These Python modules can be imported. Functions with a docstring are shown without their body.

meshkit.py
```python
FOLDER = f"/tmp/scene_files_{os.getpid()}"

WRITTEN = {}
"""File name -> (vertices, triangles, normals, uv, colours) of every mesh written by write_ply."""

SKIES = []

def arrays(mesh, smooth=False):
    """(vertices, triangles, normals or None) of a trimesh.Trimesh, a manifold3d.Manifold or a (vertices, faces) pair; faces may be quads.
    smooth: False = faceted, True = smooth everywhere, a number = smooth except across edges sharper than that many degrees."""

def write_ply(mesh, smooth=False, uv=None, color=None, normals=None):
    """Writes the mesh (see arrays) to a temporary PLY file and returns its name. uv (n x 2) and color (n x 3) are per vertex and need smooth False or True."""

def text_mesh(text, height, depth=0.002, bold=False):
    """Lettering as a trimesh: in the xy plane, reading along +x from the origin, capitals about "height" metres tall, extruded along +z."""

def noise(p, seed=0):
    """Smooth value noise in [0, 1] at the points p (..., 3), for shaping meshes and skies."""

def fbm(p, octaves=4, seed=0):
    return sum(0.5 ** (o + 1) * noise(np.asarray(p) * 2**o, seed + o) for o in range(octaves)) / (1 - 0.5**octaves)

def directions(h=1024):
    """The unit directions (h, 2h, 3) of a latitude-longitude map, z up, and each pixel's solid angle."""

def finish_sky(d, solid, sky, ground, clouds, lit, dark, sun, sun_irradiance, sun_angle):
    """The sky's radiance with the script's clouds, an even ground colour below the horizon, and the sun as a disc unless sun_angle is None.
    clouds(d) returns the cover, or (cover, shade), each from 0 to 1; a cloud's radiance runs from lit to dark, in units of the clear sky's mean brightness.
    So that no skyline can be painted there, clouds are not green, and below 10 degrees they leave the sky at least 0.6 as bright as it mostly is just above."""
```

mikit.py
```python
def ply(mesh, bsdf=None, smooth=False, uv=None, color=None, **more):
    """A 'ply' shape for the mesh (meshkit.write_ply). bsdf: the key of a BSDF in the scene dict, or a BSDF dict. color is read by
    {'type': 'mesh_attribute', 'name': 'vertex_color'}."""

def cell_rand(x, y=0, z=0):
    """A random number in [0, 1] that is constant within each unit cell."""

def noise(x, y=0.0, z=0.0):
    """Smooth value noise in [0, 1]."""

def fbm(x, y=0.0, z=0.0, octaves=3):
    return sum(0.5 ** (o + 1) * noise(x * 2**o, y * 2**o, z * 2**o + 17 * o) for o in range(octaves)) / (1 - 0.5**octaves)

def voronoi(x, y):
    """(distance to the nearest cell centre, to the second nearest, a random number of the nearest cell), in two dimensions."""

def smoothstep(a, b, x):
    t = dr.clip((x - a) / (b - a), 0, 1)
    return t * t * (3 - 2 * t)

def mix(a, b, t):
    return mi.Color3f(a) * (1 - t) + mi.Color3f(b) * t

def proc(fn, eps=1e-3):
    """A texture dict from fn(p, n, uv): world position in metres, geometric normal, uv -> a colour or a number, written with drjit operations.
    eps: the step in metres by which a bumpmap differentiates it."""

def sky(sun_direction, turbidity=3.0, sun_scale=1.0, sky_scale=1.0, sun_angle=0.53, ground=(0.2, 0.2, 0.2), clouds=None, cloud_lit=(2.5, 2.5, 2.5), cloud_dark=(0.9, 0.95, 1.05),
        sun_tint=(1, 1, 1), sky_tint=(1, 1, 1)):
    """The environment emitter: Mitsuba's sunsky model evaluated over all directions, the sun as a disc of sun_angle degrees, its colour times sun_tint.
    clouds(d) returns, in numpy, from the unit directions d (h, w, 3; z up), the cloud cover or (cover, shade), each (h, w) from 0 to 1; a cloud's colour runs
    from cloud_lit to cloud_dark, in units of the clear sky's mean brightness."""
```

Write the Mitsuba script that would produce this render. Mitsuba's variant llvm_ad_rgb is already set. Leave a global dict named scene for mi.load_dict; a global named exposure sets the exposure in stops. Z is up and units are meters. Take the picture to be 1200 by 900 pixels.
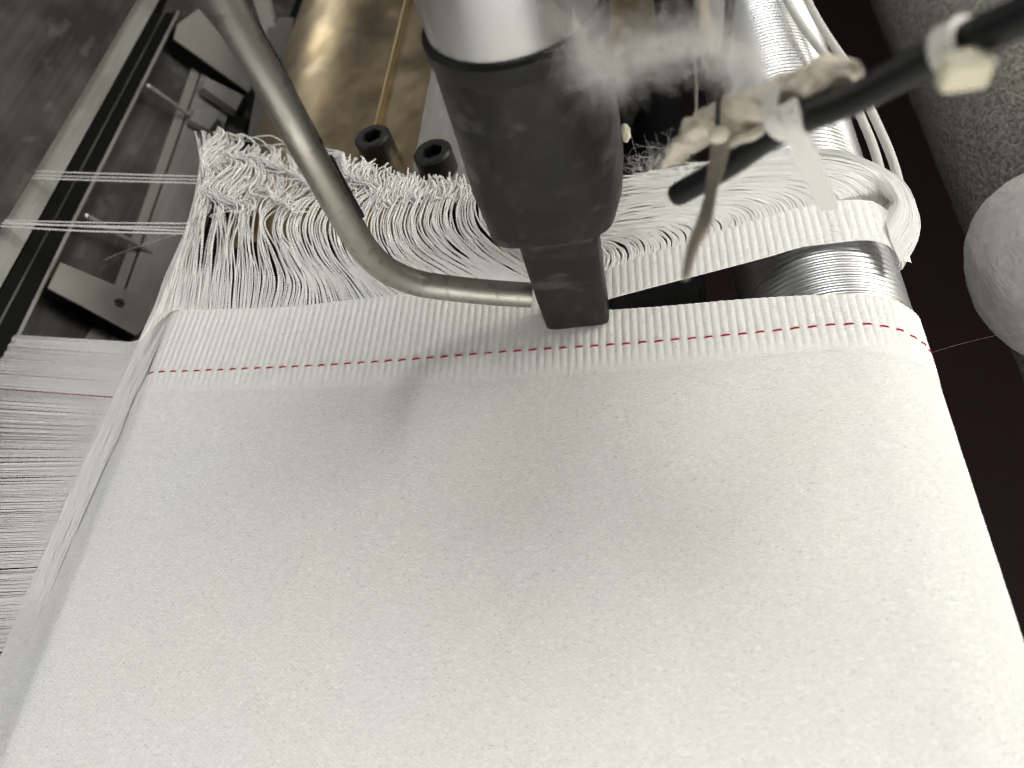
"""Close-up of a narrow weaving loom: white woven band with a loose weft fringe, black clamp, bent steel tube, grooved roller.
All coordinates in millimetres; the woven band lies in z = 0, +x is the warp direction, +y the weft direction."""
import math
import numpy as np
import trimesh
import mitsuba as mi
import drjit as dr
from shapely.geometry import Polygon
import mikit
from mikit import proc, noise, fbm, voronoi, cell_rand, smoothstep, mix
import meshkit

T = mi.ScalarTransform4f
rng = np.random.default_rng(7)
scene, labels = {}, {}

# ------------------------------------------------------------------ camera, light, exposure
CAM_AT = (0.04819, -0.12268, 0.18235)
CAM_TARGET = (0.0, 0.0, 0.0)
CAM_UP = (0.0793, 0.83667, 0.54194)

scene['camera'] = {
    'type': 'thinlens', 'fov': 70.94, 'fov_axis': 'x', 'near_clip': 0.01, 'far_clip': 20.0,
    'aperture_radius': 0.0011, 'focus_distance': 0.226,
    'to_world': T().look_at(origin=list(CAM_AT), target=list(CAM_TARGET), up=list(CAM_UP)),
}
exposure = -0.06
scene['room_light'] = {'type': 'constant', 'radiance': {'type': 'rgb', 'value': [0.07, 0.069, 0.066]}}
# (name, centre mm, aims at mm, length mm, width mm, radiance)
LAMPS = [
    ('light_panel', (146, 308, 868), (20, -20, 0), 260, 330, (14.8, 14.7, 14.25), 'square white lamp panel high over the far right of the loom'),
    ('light_panel', (520, 175, 235), (60, 0, 0), 400, 330, (6.1, 5.8, 5.25), 'warm strip lamp low over the right end of the roller'),
    ('light_panel', (52, -330, 78), (20, -90, 0), 420, 100, (7.2, 7.1, 6.9), 'added fill strip on the near side below the camera'),  # fill light, added to brighten the near cloth
    ('light_panel', (-560, 60, 420), (-100, 20, 0), 700, 60, (2.7, 2.7, 2.62), 'added long white fill strip high over the left of the loom'),  # fill light, set here to brighten the fell and warp yarns
    ('light_panel', (-600, 1100, 330), (-110, 200, 0), 260, 150, (3.4, 3.25, 2.8), 'lamp far behind the brass plate'),
]

# ------------------------------------------------------------------ materials
def rgb(*c):
    return {'type': 'rgb', 'value': [float(x) for x in (c if len(c) == 3 else c * 3)]}

def two(b):
    return {'type': 'twosided', 'bsdf': b}

def prin(base, rough=.5, metal=0., **k):
    return two({'type': 'principled', 'base_color': base, 'roughness': rough, 'metallic': metal, **k})

def bump(b, fn, scale=1.0, eps=1e-4):
    return two({'type': 'bumpmap', 'arbitrary': proc(fn, eps=eps), 'scale': scale, 'bsdf': b})

MM = 1000.0

def twill_h(p, n, uv):                       # height in metres: broken twill of ~0.9 mm repeat, hairy yarn surface
    u, v = uv.x * MM, uv.y * MM
    w = fbm(u * .6, v * .6, 3.) - .5
    d = dr.sin(6.2832 * (u * .62 + v * .95 + .5 * w))
    c = dr.sin(6.2832 * (v * 1.9 + .4 * noise(u * .5, v * .5, 9.)))
    f = fbm(u * 1.6, v * 4.2, 5., octaves=3) - .5
    d2 = dr.sin(6.2832 * (u * .30 + v * .44 + .35 * w)) * noise(u * .12, v * .12, 8.)
    return (d2 * .045 + d * .030 + c * .014 + f * .19) * 1e-3

def twill_c(p, n, uv):
    u, v = uv.x * MM, uv.y * MM
    f = fbm(u * 1.3, v * 3.6, 5., octaves=3)
    s = smoothstep(.70, .80, noise(u * 1.1, v * 3.1, 21.))
    k = smoothstep(.80, .90, noise(u * 1.7 + 40., v * 3.3, 31.))
    d = dr.sin(6.2832 * (u * .62 + v * .95 + .5 * fbm(u * .6, v * .6, 3.)))
    a = .785 + .15 * (f - .5) + .022 * d + .06 * s - .12 * k
    blot = fbm(u * .035, v * .035, 11.) - .5
    return mi.Color3f(a * (1 + .03 * blot), a * (.998 + .01 * blot), a * (.962 - .02 * blot))

def rib_h(p, n, uv):
    u, v = uv.x * MM, uv.y * MM
    c = dr.sin(6.2832 * (v * 1.55 + .5 * cell_rand(dr.floor(u / 1.2375), 0., 2.) + .3 * noise(u * 2, v)))
    return (c * .034 + (fbm(u * 2.2, v * 2.6, 2.) - .5) * .16) * 1e-3

def rib_c(p, n, uv):
    u, v = uv.x * MM, uv.y * MM
    k = smoothstep(.82, .92, noise(u * 1.7 + 40., v * 2.3, 31.))
    a = .83 + .16 * (fbm(u * 1.3, v * 2.2, 4.) - .5) - .12 * k
    return mi.Color3f(a, a * .995, a * .962)

def strip_c(p, n, uv):                       # warp yarns as they lie on the far face of the fell
    u, v = uv.x * MM, uv.y * MM
    a = .78 + .10 * (fbm(u * .5, v * 2.4, 4.) - .5)
    return mi.Color3f(a, a * .995, a * .97)

def strip_h(p, n, uv):
    u, v = uv.x * MM, uv.y * MM
    return (dr.sin(6.2832 * (v * .62 + u * .55)) * .07 + (fbm(u, v * 3, 2.) - .5) * .1) * 1e-3

def yarn_c(p, n, uv):
    q = p * MM
    a = .80 + .09 * (fbm(q.x * 2., q.y * 2., q.z * 2.) - .5)
    return mi.Color3f(a, a * .994, a * .962)

def warp_c(p, n, uv):
    q = p * MM
    a = .80 + .10 * (fbm(q.x * .3, q.y * 1.6, q.z * 2.) - .5)
    return mi.Color3f(a, a * .985, a * .965)

def steel_c(p, n, uv):                       # handled steel tube: warm grey, brownish where worn
    q = p * MM
    m = smoothstep(.40, .75, fbm(q.x * .10, q.y * .10, q.z * .05, octaves=4))
    s = smoothstep(.74, .82, noise(q.x * .5, q.y * .5, q.z * .35))
    return mix(mix((.47, .455, .40), (.35, .33, .28), m), (.20, .175, .14), s * .35)

def steel_r(p, n, uv):
    q = p * MM
    return .46 + .12 * fbm(q.x * .5, q.y * .5, q.z * .3)

def iron_c(p, n, uv):                        # blackened iron with worn grey-brown patches
    q = p * MM
    m = fbm(q.x * .07, q.y * .07 + 3., q.z * .06, octaves=4)
    r = smoothstep(.50, .72, fbm(q.x * .12 + 9., q.y * .12, q.z * .10, octaves=3))
    w = smoothstep(.58, .74, fbm(q.x * .10 + 31., q.y * .10, q.z * .12, octaves=4))
    c = mix((.0045, .0044, .0038), (.011, .0102, .0088), m)
    c = mix(c, (.017, .009, .0085), r * .6)
    e = smoothstep(.50, .85, fbm(q.x * .22, q.y * .22, q.z * .16, octaves=4))
    c = mix(c, (.070, .066, .055), w * .5)
    return mix(c, (.045, .042, .036), e * .3)

def iron_h(p, n, uv):
    q = p * MM
    return (fbm(q.x * .5, q.y * .5, q.z * .5, octaves=4) - .5) * .25e-3

def brass_c(p, n, uv):
    q = p * MM
    m = fbm(q.x * .05, q.y * .04, q.z * .05, octaves=4)
    s = smoothstep(.45, .75, fbm(q.x * .10 + 5., q.y * .05, 2., octaves=4))
    return mix(mix((.68, .54, .34), (.52, .425, .29), smoothstep(.3, .7, m)), (.42, .345, .25), s * .5)

def brass_r(p, n, uv):
    q = p * MM
    return .20 + .26 * fbm(q.x * .09, q.y * .07, 3., octaves=4)

def galv_c(p, n, uv):
    q = p * MM
    m = fbm(q.x * .25, q.y * .6, q.z * .25, octaves=3)
    return mix((.84, .845, .845), (.64, .65, .66), m)

def panel_c(p, n, uv):                       # worn steel sheet, brushed along its length, with oily marks
    q = p * MM
    m = fbm(q.x * .5, q.y * .012, q.z * .5, octaves=4)
    g = fbm(q.x * .03, q.y * .02, q.z * .03, octaves=3)
    s = smoothstep(.60, .75, fbm(q.x * .25, q.y * .06, q.z * .25, octaves=3))
    return mix(mix((.35, .345, .32), (.23, .225, .205), smoothstep(.3, .7, .22 * m + .78 * g)), (.44, .435, .41), s * .3)

def panel_dark_c(p, n, uv):
    q = p * MM
    m = fbm(q.x * .6, q.y * .015, q.z * .6, octaves=4)
    g = fbm(q.x * .04, q.y * .03, q.z * .04, octaves=3)
    s = smoothstep(.60, .80, fbm(q.x * .15, q.y * .10, q.z * .15, octaves=4))
    return mix(mix((.030, .029, .026), (.085, .083, .076), smoothstep(.3, .7, .2 * m + .8 * g)), (.15, .147, .135), s * .4)

def tape_c(p, n, uv):
    q = p * MM
    m = fbm(q.x * .12, q.y * .12, q.z * .12, octaves=3)
    s = smoothstep(.55, .7, fbm(q.x * .3 + 7, q.y * .3, q.z * .3, octaves=3))
    return mix(mix((.76, .70, .58), (.60, .54, .43), m), (.22, .17, .12), s * .5)

def felt_c(p, n, uv):
    q = p * MM
    m = fbm(q.x * .7, q.y * .7, q.z * .7, octaves=4)
    s = smoothstep(.55, .75, noise(q.x * 1.6, q.y * 1.3, q.z * 1.3))
    return mix(mix((.10, .098, .088), (.23, .225, .20), smoothstep(.2, .8, m)), (.36, .35, .31), s * .4)

def felt_h(p, n, uv):
    q = p * MM
    return (fbm(q.x * .8, q.y * .8, q.z * .8, octaves=4) - .5) * 1.2e-3

def white_felt_c(p, n, uv):
    q = p * MM
    a = .40 + .14 * (fbm(q.x * .4, q.y * .4, q.z * .4, octaves=3) - .5)
    return mi.Color3f(a, a * .99, a * .95)

def white_felt_h(p, n, uv):
    q = p * MM
    return (fbm(q.x * 1.1, q.y * 1.1, q.z * 1.1, octaves=4) - .5) * 1.2e-3

scene['mat_twill'] = bump({'type': 'principled', 'base_color': proc(twill_c), 'roughness': .9, 'specular': .2, 'sheen': .3}, twill_h)
scene['mat_rib'] = bump({'type': 'principled', 'base_color': proc(rib_c), 'roughness': .9, 'specular': .2, 'sheen': .3}, rib_h)
scene['mat_strip'] = bump({'type': 'principled', 'base_color': proc(strip_c), 'roughness': .9, 'specular': .2}, strip_h)
scene['mat_yarn'] = prin(proc(yarn_c), .75, specular=.3, sheen=.3)
scene['mat_warp'] = prin(proc(warp_c), .8, specular=.3)
scene['mat_red_yarn'] = prin(rgb(.33, .020, .034), .8, specular=.2)
scene['mat_red_warp'] = prin(rgb(.34, .13, .13), .8, specular=.2)
scene['mat_steel'] = prin(proc(steel_c), proc(steel_r), 1.)
scene['mat_iron'] = bump({'type': 'principled', 'base_color': proc(iron_c), 'roughness': .46, 'specular': .36}, iron_h)
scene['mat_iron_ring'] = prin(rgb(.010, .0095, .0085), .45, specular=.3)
scene['mat_alu'] = prin(rgb(.66, .66, .64), .34, 1., anisotropic=.3)
scene['mat_brass'] = prin(proc(brass_c), proc(brass_r), 1.)
scene['mat_brass_edge'] = prin(rgb(.58, .45, .24), .35, 1.)
scene['mat_bolt'] = prin(rgb(.012, .012, .012), .38, specular=.45)
scene['mat_galv'] = prin(proc(galv_c), .40, 1.)
scene['mat_panel'] = prin(proc(panel_c), .55, .35)
scene['mat_panel_dark'] = prin(proc(panel_dark_c), .5, .2)
scene['mat_block'] = prin(rgb(.29, .275, .25), .5, .3)
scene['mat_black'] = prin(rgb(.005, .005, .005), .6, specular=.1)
scene['mat_rod'] = prin(rgb(.006, .0065, .007), .4, specular=.3)
scene['mat_tape'] = prin(proc(tape_c), .6, specular=.3)
scene['mat_nylon'] = prin(rgb(.66, .64, .59), .4, specular=.5)
scene['mat_nylon_yellow'] = prin(rgb(.72, .67, .50), .4, specular=.5)
scene['mat_wire_tie'] = prin(rgb(.23, .20, .155), .5, specular=.4)
scene['mat_cable'] = prin(rgb(.56, .55, .51), .45, specular=.4)
scene['mat_felt'] = bump({'type': 'principled', 'base_color': proc(felt_c), 'roughness': .95, 'specular': .1}, felt_h)
scene['mat_white_felt'] = bump({'type': 'principled', 'base_color': proc(white_felt_c), 'roughness': .95, 'specular': .1}, white_felt_h)
scene['mat_floor'] = prin(rgb(.028, .012, .015), .6, specular=.2)
scene['mat_lint'] = prin(rgb(.78, .76, .735), .9, specular=.1)
scene['mat_lamp_housing'] = prin(rgb(.6), .5)

# ------------------------------------------------------------------ helpers
def A(*p):
    return np.array(p, float)

def numbered(key):
    if key not in scene and key not in labels:
        return key
    k = 1
    while f'{key}_{k:03d}' in scene or f'{key}_{k:03d}' in labels:
        k += 1
    return f'{key}_{k:03d}'

def thing(name, label, cat, group=None, kind=None):
    key = numbered(name)
    labels[key] = {'label': label, 'category': cat}
    if group:
        labels[key]['group'] = group
    if kind:
        labels[key]['kind'] = kind
    return key

def put(key, mesh, mat, smooth=35, uv=None, label=None, kind=None, **more):
    """one entry; mesh in millimetres"""
    key = key if (key in labels and key not in scene) else numbered(key)
    m = mesh
    if isinstance(m, tuple):
        v, f = np.asarray(m[0], float), np.asarray(m[1], int)
        if f.shape[1] == 4:
            f = np.vstack([f[:, [0, 1, 2]], f[:, [0, 2, 3]]])
        m = trimesh.Trimesh(v, f, process=False)
    else:
        m = m.copy()
    m.vertices = m.vertices / MM
    scene[key] = mikit.ply(m, mat, smooth=smooth, uv=None if uv is None else np.asarray(uv) / MM, **more)
    if label or kind:
        labels[key] = {}
        if label:
            labels[key]['label'] = label
        if kind:
            labels[key]['kind'] = kind
    return key

def catmull(P, n):
    P = np.asarray(P, float)
    P = np.vstack([2 * P[0] - P[1], P, 2 * P[-1] - P[-2]])
    seg = np.linalg.norm(np.diff(P[1:-1], axis=0), axis=1)
    c = np.concatenate([[0], np.cumsum(seg)])
    s = np.linspace(0, c[-1], n)
    i = np.clip(np.searchsorted(c, s, side='right') - 1, 0, len(seg) - 1)
    t = ((s - c[i]) / np.maximum(seg[i], 1e-9))[:, None]
    a, b, d, e = P[i], P[i + 1], P[i + 2], P[i + 3]
    return .5 * ((2 * b) + (-a + d) * t + (2 * a - 5 * b + 4 * d - e) * t ** 2 + (-a + 3 * b - 3 * d + e) * t ** 3)

def frames(P):
    t = np.gradient(P, axis=0)
    t /= np.maximum(np.linalg.norm(t, axis=1, keepdims=True), 1e-9)
    u = np.zeros_like(P)
    a = A(0, 0, 1) if abs(t[0, 2]) < .9 else A(1, 0, 0)
    u[0] = np.cross(np.cross(t[0], a), t[0])
    u[0] /= np.linalg.norm(u[0])
    for i in range(1, len(P)):
        w = u[i - 1] - t[i] * (u[i - 1] @ t[i])
        u[i] = w / max(np.linalg.norm(w), 1e-9)
    return t, u, np.cross(t, u)

def tube(P, r, n=8, cap=True, squash=1.0):
    """sweep of a circle (or ellipse) along P; r a number or one per point"""
    P = np.asarray(P, float)
    r = np.broadcast_to(np.asarray(r, float), len(P))
    t, u, w = frames(P)
    a = np.arange(n) * 2 * np.pi / n
    V = P[:, None] + r[:, None, None] * (np.cos(a)[None, :, None] * u[:, None] + squash * np.sin(a)[None, :, None] * w[:, None])
    m = len(P)
    V = V.reshape(-1, 3)
    i, j = np.meshgrid(np.arange(m - 1), np.arange(n), indexing='ij')
    q = np.stack([i * n + j, i * n + (j + 1) % n, (i + 1) * n + (j + 1) % n, (i + 1) * n + j], -1).reshape(-1, 4)
    f = np.vstack([q[:, [0, 1, 2]], q[:, [0, 2, 3]]])
    if cap:
        k = len(V)
        V = np.vstack([V, P[:1], P[-1:]])
        jj = np.arange(n)
        f = np.vstack([f, np.stack([np.full(n, k), (jj + 1) % n, jj], 1), np.stack([np.full(n, k + 1), (m - 1) * n + jj, (m - 1) * n + (jj + 1) % n], 1)])
    return trimesh.Trimesh(V, f, process=False)

def join(ms):
    return trimesh.util.concatenate(list(ms))

def slab(poly, normal, thick, bev=.4):
    """convex plate: its top face is the polygon, its thickness goes along -normal, edges chamfered"""
    P = np.asarray(poly, float)
    n = np.asarray(normal, float) / np.linalg.norm(normal)
    c = P.mean(0)
    P = P - np.outer((P - c) @ n, n)
    d = P - c
    d /= np.linalg.norm(d, axis=1, keepdims=True)
    pts = np.vstack([P - d * bev, P - n * bev, P - n * (thick - bev), P - d * bev - n * thick])
    return trimesh.convex.convex_hull(pts)

def cyl(a, b, r, n=32, bev=.4, hole=None, depth=0):
    a, b = np.asarray(a, float), np.asarray(b, float)
    h = np.linalg.norm(b - a)
    prof = [(0, 0), (r - bev, 0), (r, bev), (r, h - bev), (r - bev, h)]
    prof += [(hole, h), (hole - .1, h - depth), (0, h - depth)] if hole else [(0, h)]
    m = trimesh.creation.revolve(np.array(prof), sections=n)
    m.apply_transform(trimesh.geometry.align_vectors([0, 0, 1], (b - a) / h))
    m.apply_translation(a)
    return m

def rows(table, x):
    """piecewise cubic-ish interpolation of a (u, y) table"""
    t = np.array(sorted(table), float)
    from scipy.interpolate import PchipInterpolator
    f = PchipInterpolator(t[:, 0], t[:, 1], extrapolate=False)
    y = f(x)
    lo, hi = x < t[0, 0], x > t[-1, 0]
    y = np.where(lo, t[0, 1] + (x - t[0, 0]) * (t[1, 1] - t[0, 1]) / (t[1, 0] - t[0, 0]), y)
    y = np.where(hi, t[-1, 1] + (x - t[-1, 0]) * (t[-1, 1] - t[-2, 1]) / (t[-1, 0] - t[-2, 0]), y)
    return y

# ------------------------------------------------------------------ the surface that carries the band
XR, RR = 100.4, 27.0            # the grooved roller: axis along y through (XR, -RR), top at z = 0
U0 = -157.0                     # the fell on the left, lower than the band: the band bends down over the breast bar there

def surf(u, v, off):
    """point of the band at arc length u (= x up to the roller), weft position v, height off above it"""
    u, v, off = np.broadcast_arrays(np.asarray(u, float), np.asarray(v, float), np.asarray(off, float))
    s = np.clip((-132.5 - u) / 15.0, 0, 1)
    w = s ** 1.7
    z = -9.0 * w * w * (3 - 2 * w)
    ds = 9.0 * 6 * w * (1 - w) * 1.7 * s ** .7 / 15.0
    nx, nz = -ds / np.sqrt(1 + ds ** 2), 1 / np.sqrt(1 + ds ** 2)
    ang = np.maximum(u - XR, 0) / RR
    a = np.minimum(ang, 2.2)
    ex = np.maximum(ang - 2.2, 0) * RR
    x = np.where(u > XR, XR + np.sin(a) * RR + ex * np.cos(a), u)
    z = np.where(u > XR, -RR + np.cos(a) * RR - ex * np.sin(a), z)
    nx = np.where(u > XR, np.sin(a), nx)
    nz = np.where(u > XR, np.cos(a), nz)
    return np.stack([x + nx * off, v, z + nz * off], -1)

def sheet(us, vfun, nv, offfun):
    U = np.repeat(us[:, None], nv, 1)
    t = np.linspace(0, 1, nv)[None, :]
    V = vfun(us)[0][:, None] * (1 - t) + vfun(us)[1][:, None] * t
    O = offfun(U, V, t * np.ones_like(U))
    P = surf(U, V, O).reshape(-1, 3)
    m = len(us)
    i, j = np.meshgrid(np.arange(m - 1), np.arange(nv - 1), indexing='ij')
    q = np.stack([i * nv + j, (i + 1) * nv + j, (i + 1) * nv + j + 1, i * nv + j + 1], -1).reshape(-1, 4)
    return (P, q), np.stack([U.ravel(), V.ravel()], 1)

BAND_LOW = [(-149.9, 6.8), (-138.2, 9.0), (-104.6, 7.1), (-72.0, 4.8), (-46.5, 3.7), (-9.9, 2.2), (12.7, 2.0), (36.4, 1.5), (71.9, 2.5), (91.9, 2.7), (100.8, 1.5), (112.6, 0.1), (120.1, -0.7)]
RED_LINE = [(-141.8, 18.3), (-93.6, 15.3), (-48.0, 13.2), (-10.7, 12.6), (12.5, 12.1), (36.7, 11.4), (73.0, 11.1), (93.5, 11.5), (102.7, 11.0), (111.2, 10.4), (117.0, 10.1), (120.3, 9.4), (124.1, 9.3)]
BAND_TOP = [(-146.8, 31.4), (-97.5, 29.7), (-41.0, 27.9), (4.4, 26.3), (30.4, 25.5), (48.8, 24.8), (69.6, 24.5), (87.0, 23.7), (97.1, 22.8), (104.9, 22.2), (114.3, 22.1), (121.1, 21.7), (130.1, 22.7)]
STRIP_LOW = [(-146.8, 31.4), (-97.5, 29.7), (-41.0, 27.9), (4.4, 26.3), (24.3, 27.7), (30.5, 29.4), (43.8, 31.9), (57.5, 34.7), (71.0, 37.4), (81.8, 39.7), (95.0, 42.4), (103.6, 42.3), (110.7, 42.2), (115.5, 40.2), (117.9, 34.5)]
STRIP_TOP = [(-153.3, 48.0), (-142.6, 47.5), (-116.3, 45.1), (-80.6, 42.3), (-66.3, 42.4), (-43.1, 42.4), (-14.5, 42.8), (9.7, 43.5), (29.1, 44.1), (52.3, 49.0), (80.5, 56.7), (101.2, 60.5), (108.3, 60.4), (114.6, 60.0), (118.0, 57.3), (120.7, 53.0)]
PITCH = 2.475

def low(u):
    return rows(BAND_LOW, u)

def ribbon_off(U, V, t, phase=0.0, amp=.33, base=.12, fade=True):
    ph = (U + phase + .04 * np.sin(V * .5 + U * .3) + .06 * (meshkit.noise(np.stack([U * .4, V * .15, 0 * U], -1), 3) - .5))
    r = np.abs(np.sin(np.pi * ph / PITCH)) ** .8 * (.82 + .36 * meshkit.noise(np.stack([np.floor(ph / PITCH) * 3.3, V * .35, 0 * U], -1), 6))
    cross = .5 + .5 * np.cos(2 * np.pi * (V / .95 + .5 * np.floor(ph / PITCH) + .5 * meshkit.noise(np.stack([np.floor(ph / PITCH) * 1.7, V * .2, 0 * U], -1), 8)))
    left = np.clip((U + 143.0) / 5.0, 0, 1)
    e = np.clip((t - .07 * meshkit.noise(np.stack([U * .6, 0 * U, 0 * U], -1), 4)) / .22, 0, 1) if fade else np.clip(np.minimum(t, 1 - t) / .03, 0.3, 1)
    return base + (amp * r * (.68 + .32 * cross)) * e * left

# ------------------------------------------------------------------ the woven band
band = thing('woven_band', 'wide white woven band with ribbed border and dashed red line, filling the foreground', 'woven fabric')
us = np.concatenate([np.arange(-137, XR + 75, .20)])
us_l = np.concatenate([np.arange(U0, -137, .3), us])
(P, q), uv = sheet(us_l, lambda u: (low(u), rows(BAND_TOP, u)), 46, ribbon_off)
put(band + '__ribbed_border', (P, q), 'mat_rib', True, uv, label='ribbed white border of the band, crossed by red dashes')
# the twill panel: a slightly uneven sheet
ut = np.concatenate([np.arange(-154, -120, .5), np.arange(-120, XR + 95, 1.0)])
(P, q), uv = sheet(ut, lambda u: (np.full_like(u, -190.0), low(u) + .6), 200,
                   lambda U, V, t: .16 * (meshkit.fbm(np.stack([U * .02, V * .03, 0 * U], -1), 3, 5) - .5) + .10 * (meshkit.noise(np.stack([U * .25, V * .3, 0 * U], -1), 9) - .5))
put(band + '__twill_panel', (P, q), 'mat_twill', True, uv, label='plain smooth twill panel of the band')
uf = np.arange(-161, -146, .4)
(P, q), uv = sheet(uf, lambda u: (np.full_like(u, -190.0), np.full_like(u, 42.0)), 420,
                   lambda U, V, t: .5 * np.sin(2 * np.pi * (V * .62 + U * .55)) * .5 + .6 * (meshkit.fbm(np.stack([U * .2, V * .8, 0 * U], -1), 3, 5) - .5))
put(band + '__fell_edge', (P, q), 'mat_strip', True, uv, label='bright white edge of the band where the warp yarns enter the weave')
# the narrow strip that is cut off the band at the black clamp and runs up over the roller
def strip_lift(u):
    s = np.clip((u - 14) / 30, 0, 1)
    return 1.0 * s + 4.8 * np.clip((u - 100) / 20, 0, 1) ** 1.5
us_s = np.concatenate([np.arange(-148, -137, .4), np.arange(-137, XR + 20.5, .20)])
(P, q), uv = sheet(us_s, lambda u: (rows(STRIP_LOW, np.minimum(u, STRIP_LOW[-1][0])), rows(STRIP_TOP, np.minimum(u, STRIP_TOP[-1][0]))), 40,
                   lambda U, V, t: ribbon_off(U, V, t, 0., .33, .12, False) + strip_lift(U))
put(band + '__selvage_strip', (P, q), 'mat_rib', True, uv, label='narrow ribbed white strip cut from the band and running up over the roller')
# red dashes: the red warp yarn floats over every second rib
k0 = int(np.ceil(-142 / (2 * PITCH)))
for k in range(k0, 40):
    uc = (2 * k + .5) * PITCH
    if not -142 < uc < XR + 38:
        continue
    s = np.linspace(-.56, .56, 9)
    u = uc + s * PITCH
    v = rows(RED_LINE, u) + (rng.random() - .5) * .18 + s * .16
    left = np.clip((uc + 143.0) / 5.0, 0.1, 1)
    C_ = surf(u, v, .12 + .38 * left * (1 - .35 * (s / .6) ** 2))
    put(band + '__red_stitch', tube(C_, .27 * (1 - .6 * np.abs(s / .56) ** 4), 6, True), 'mat_red_yarn', True)

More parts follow.
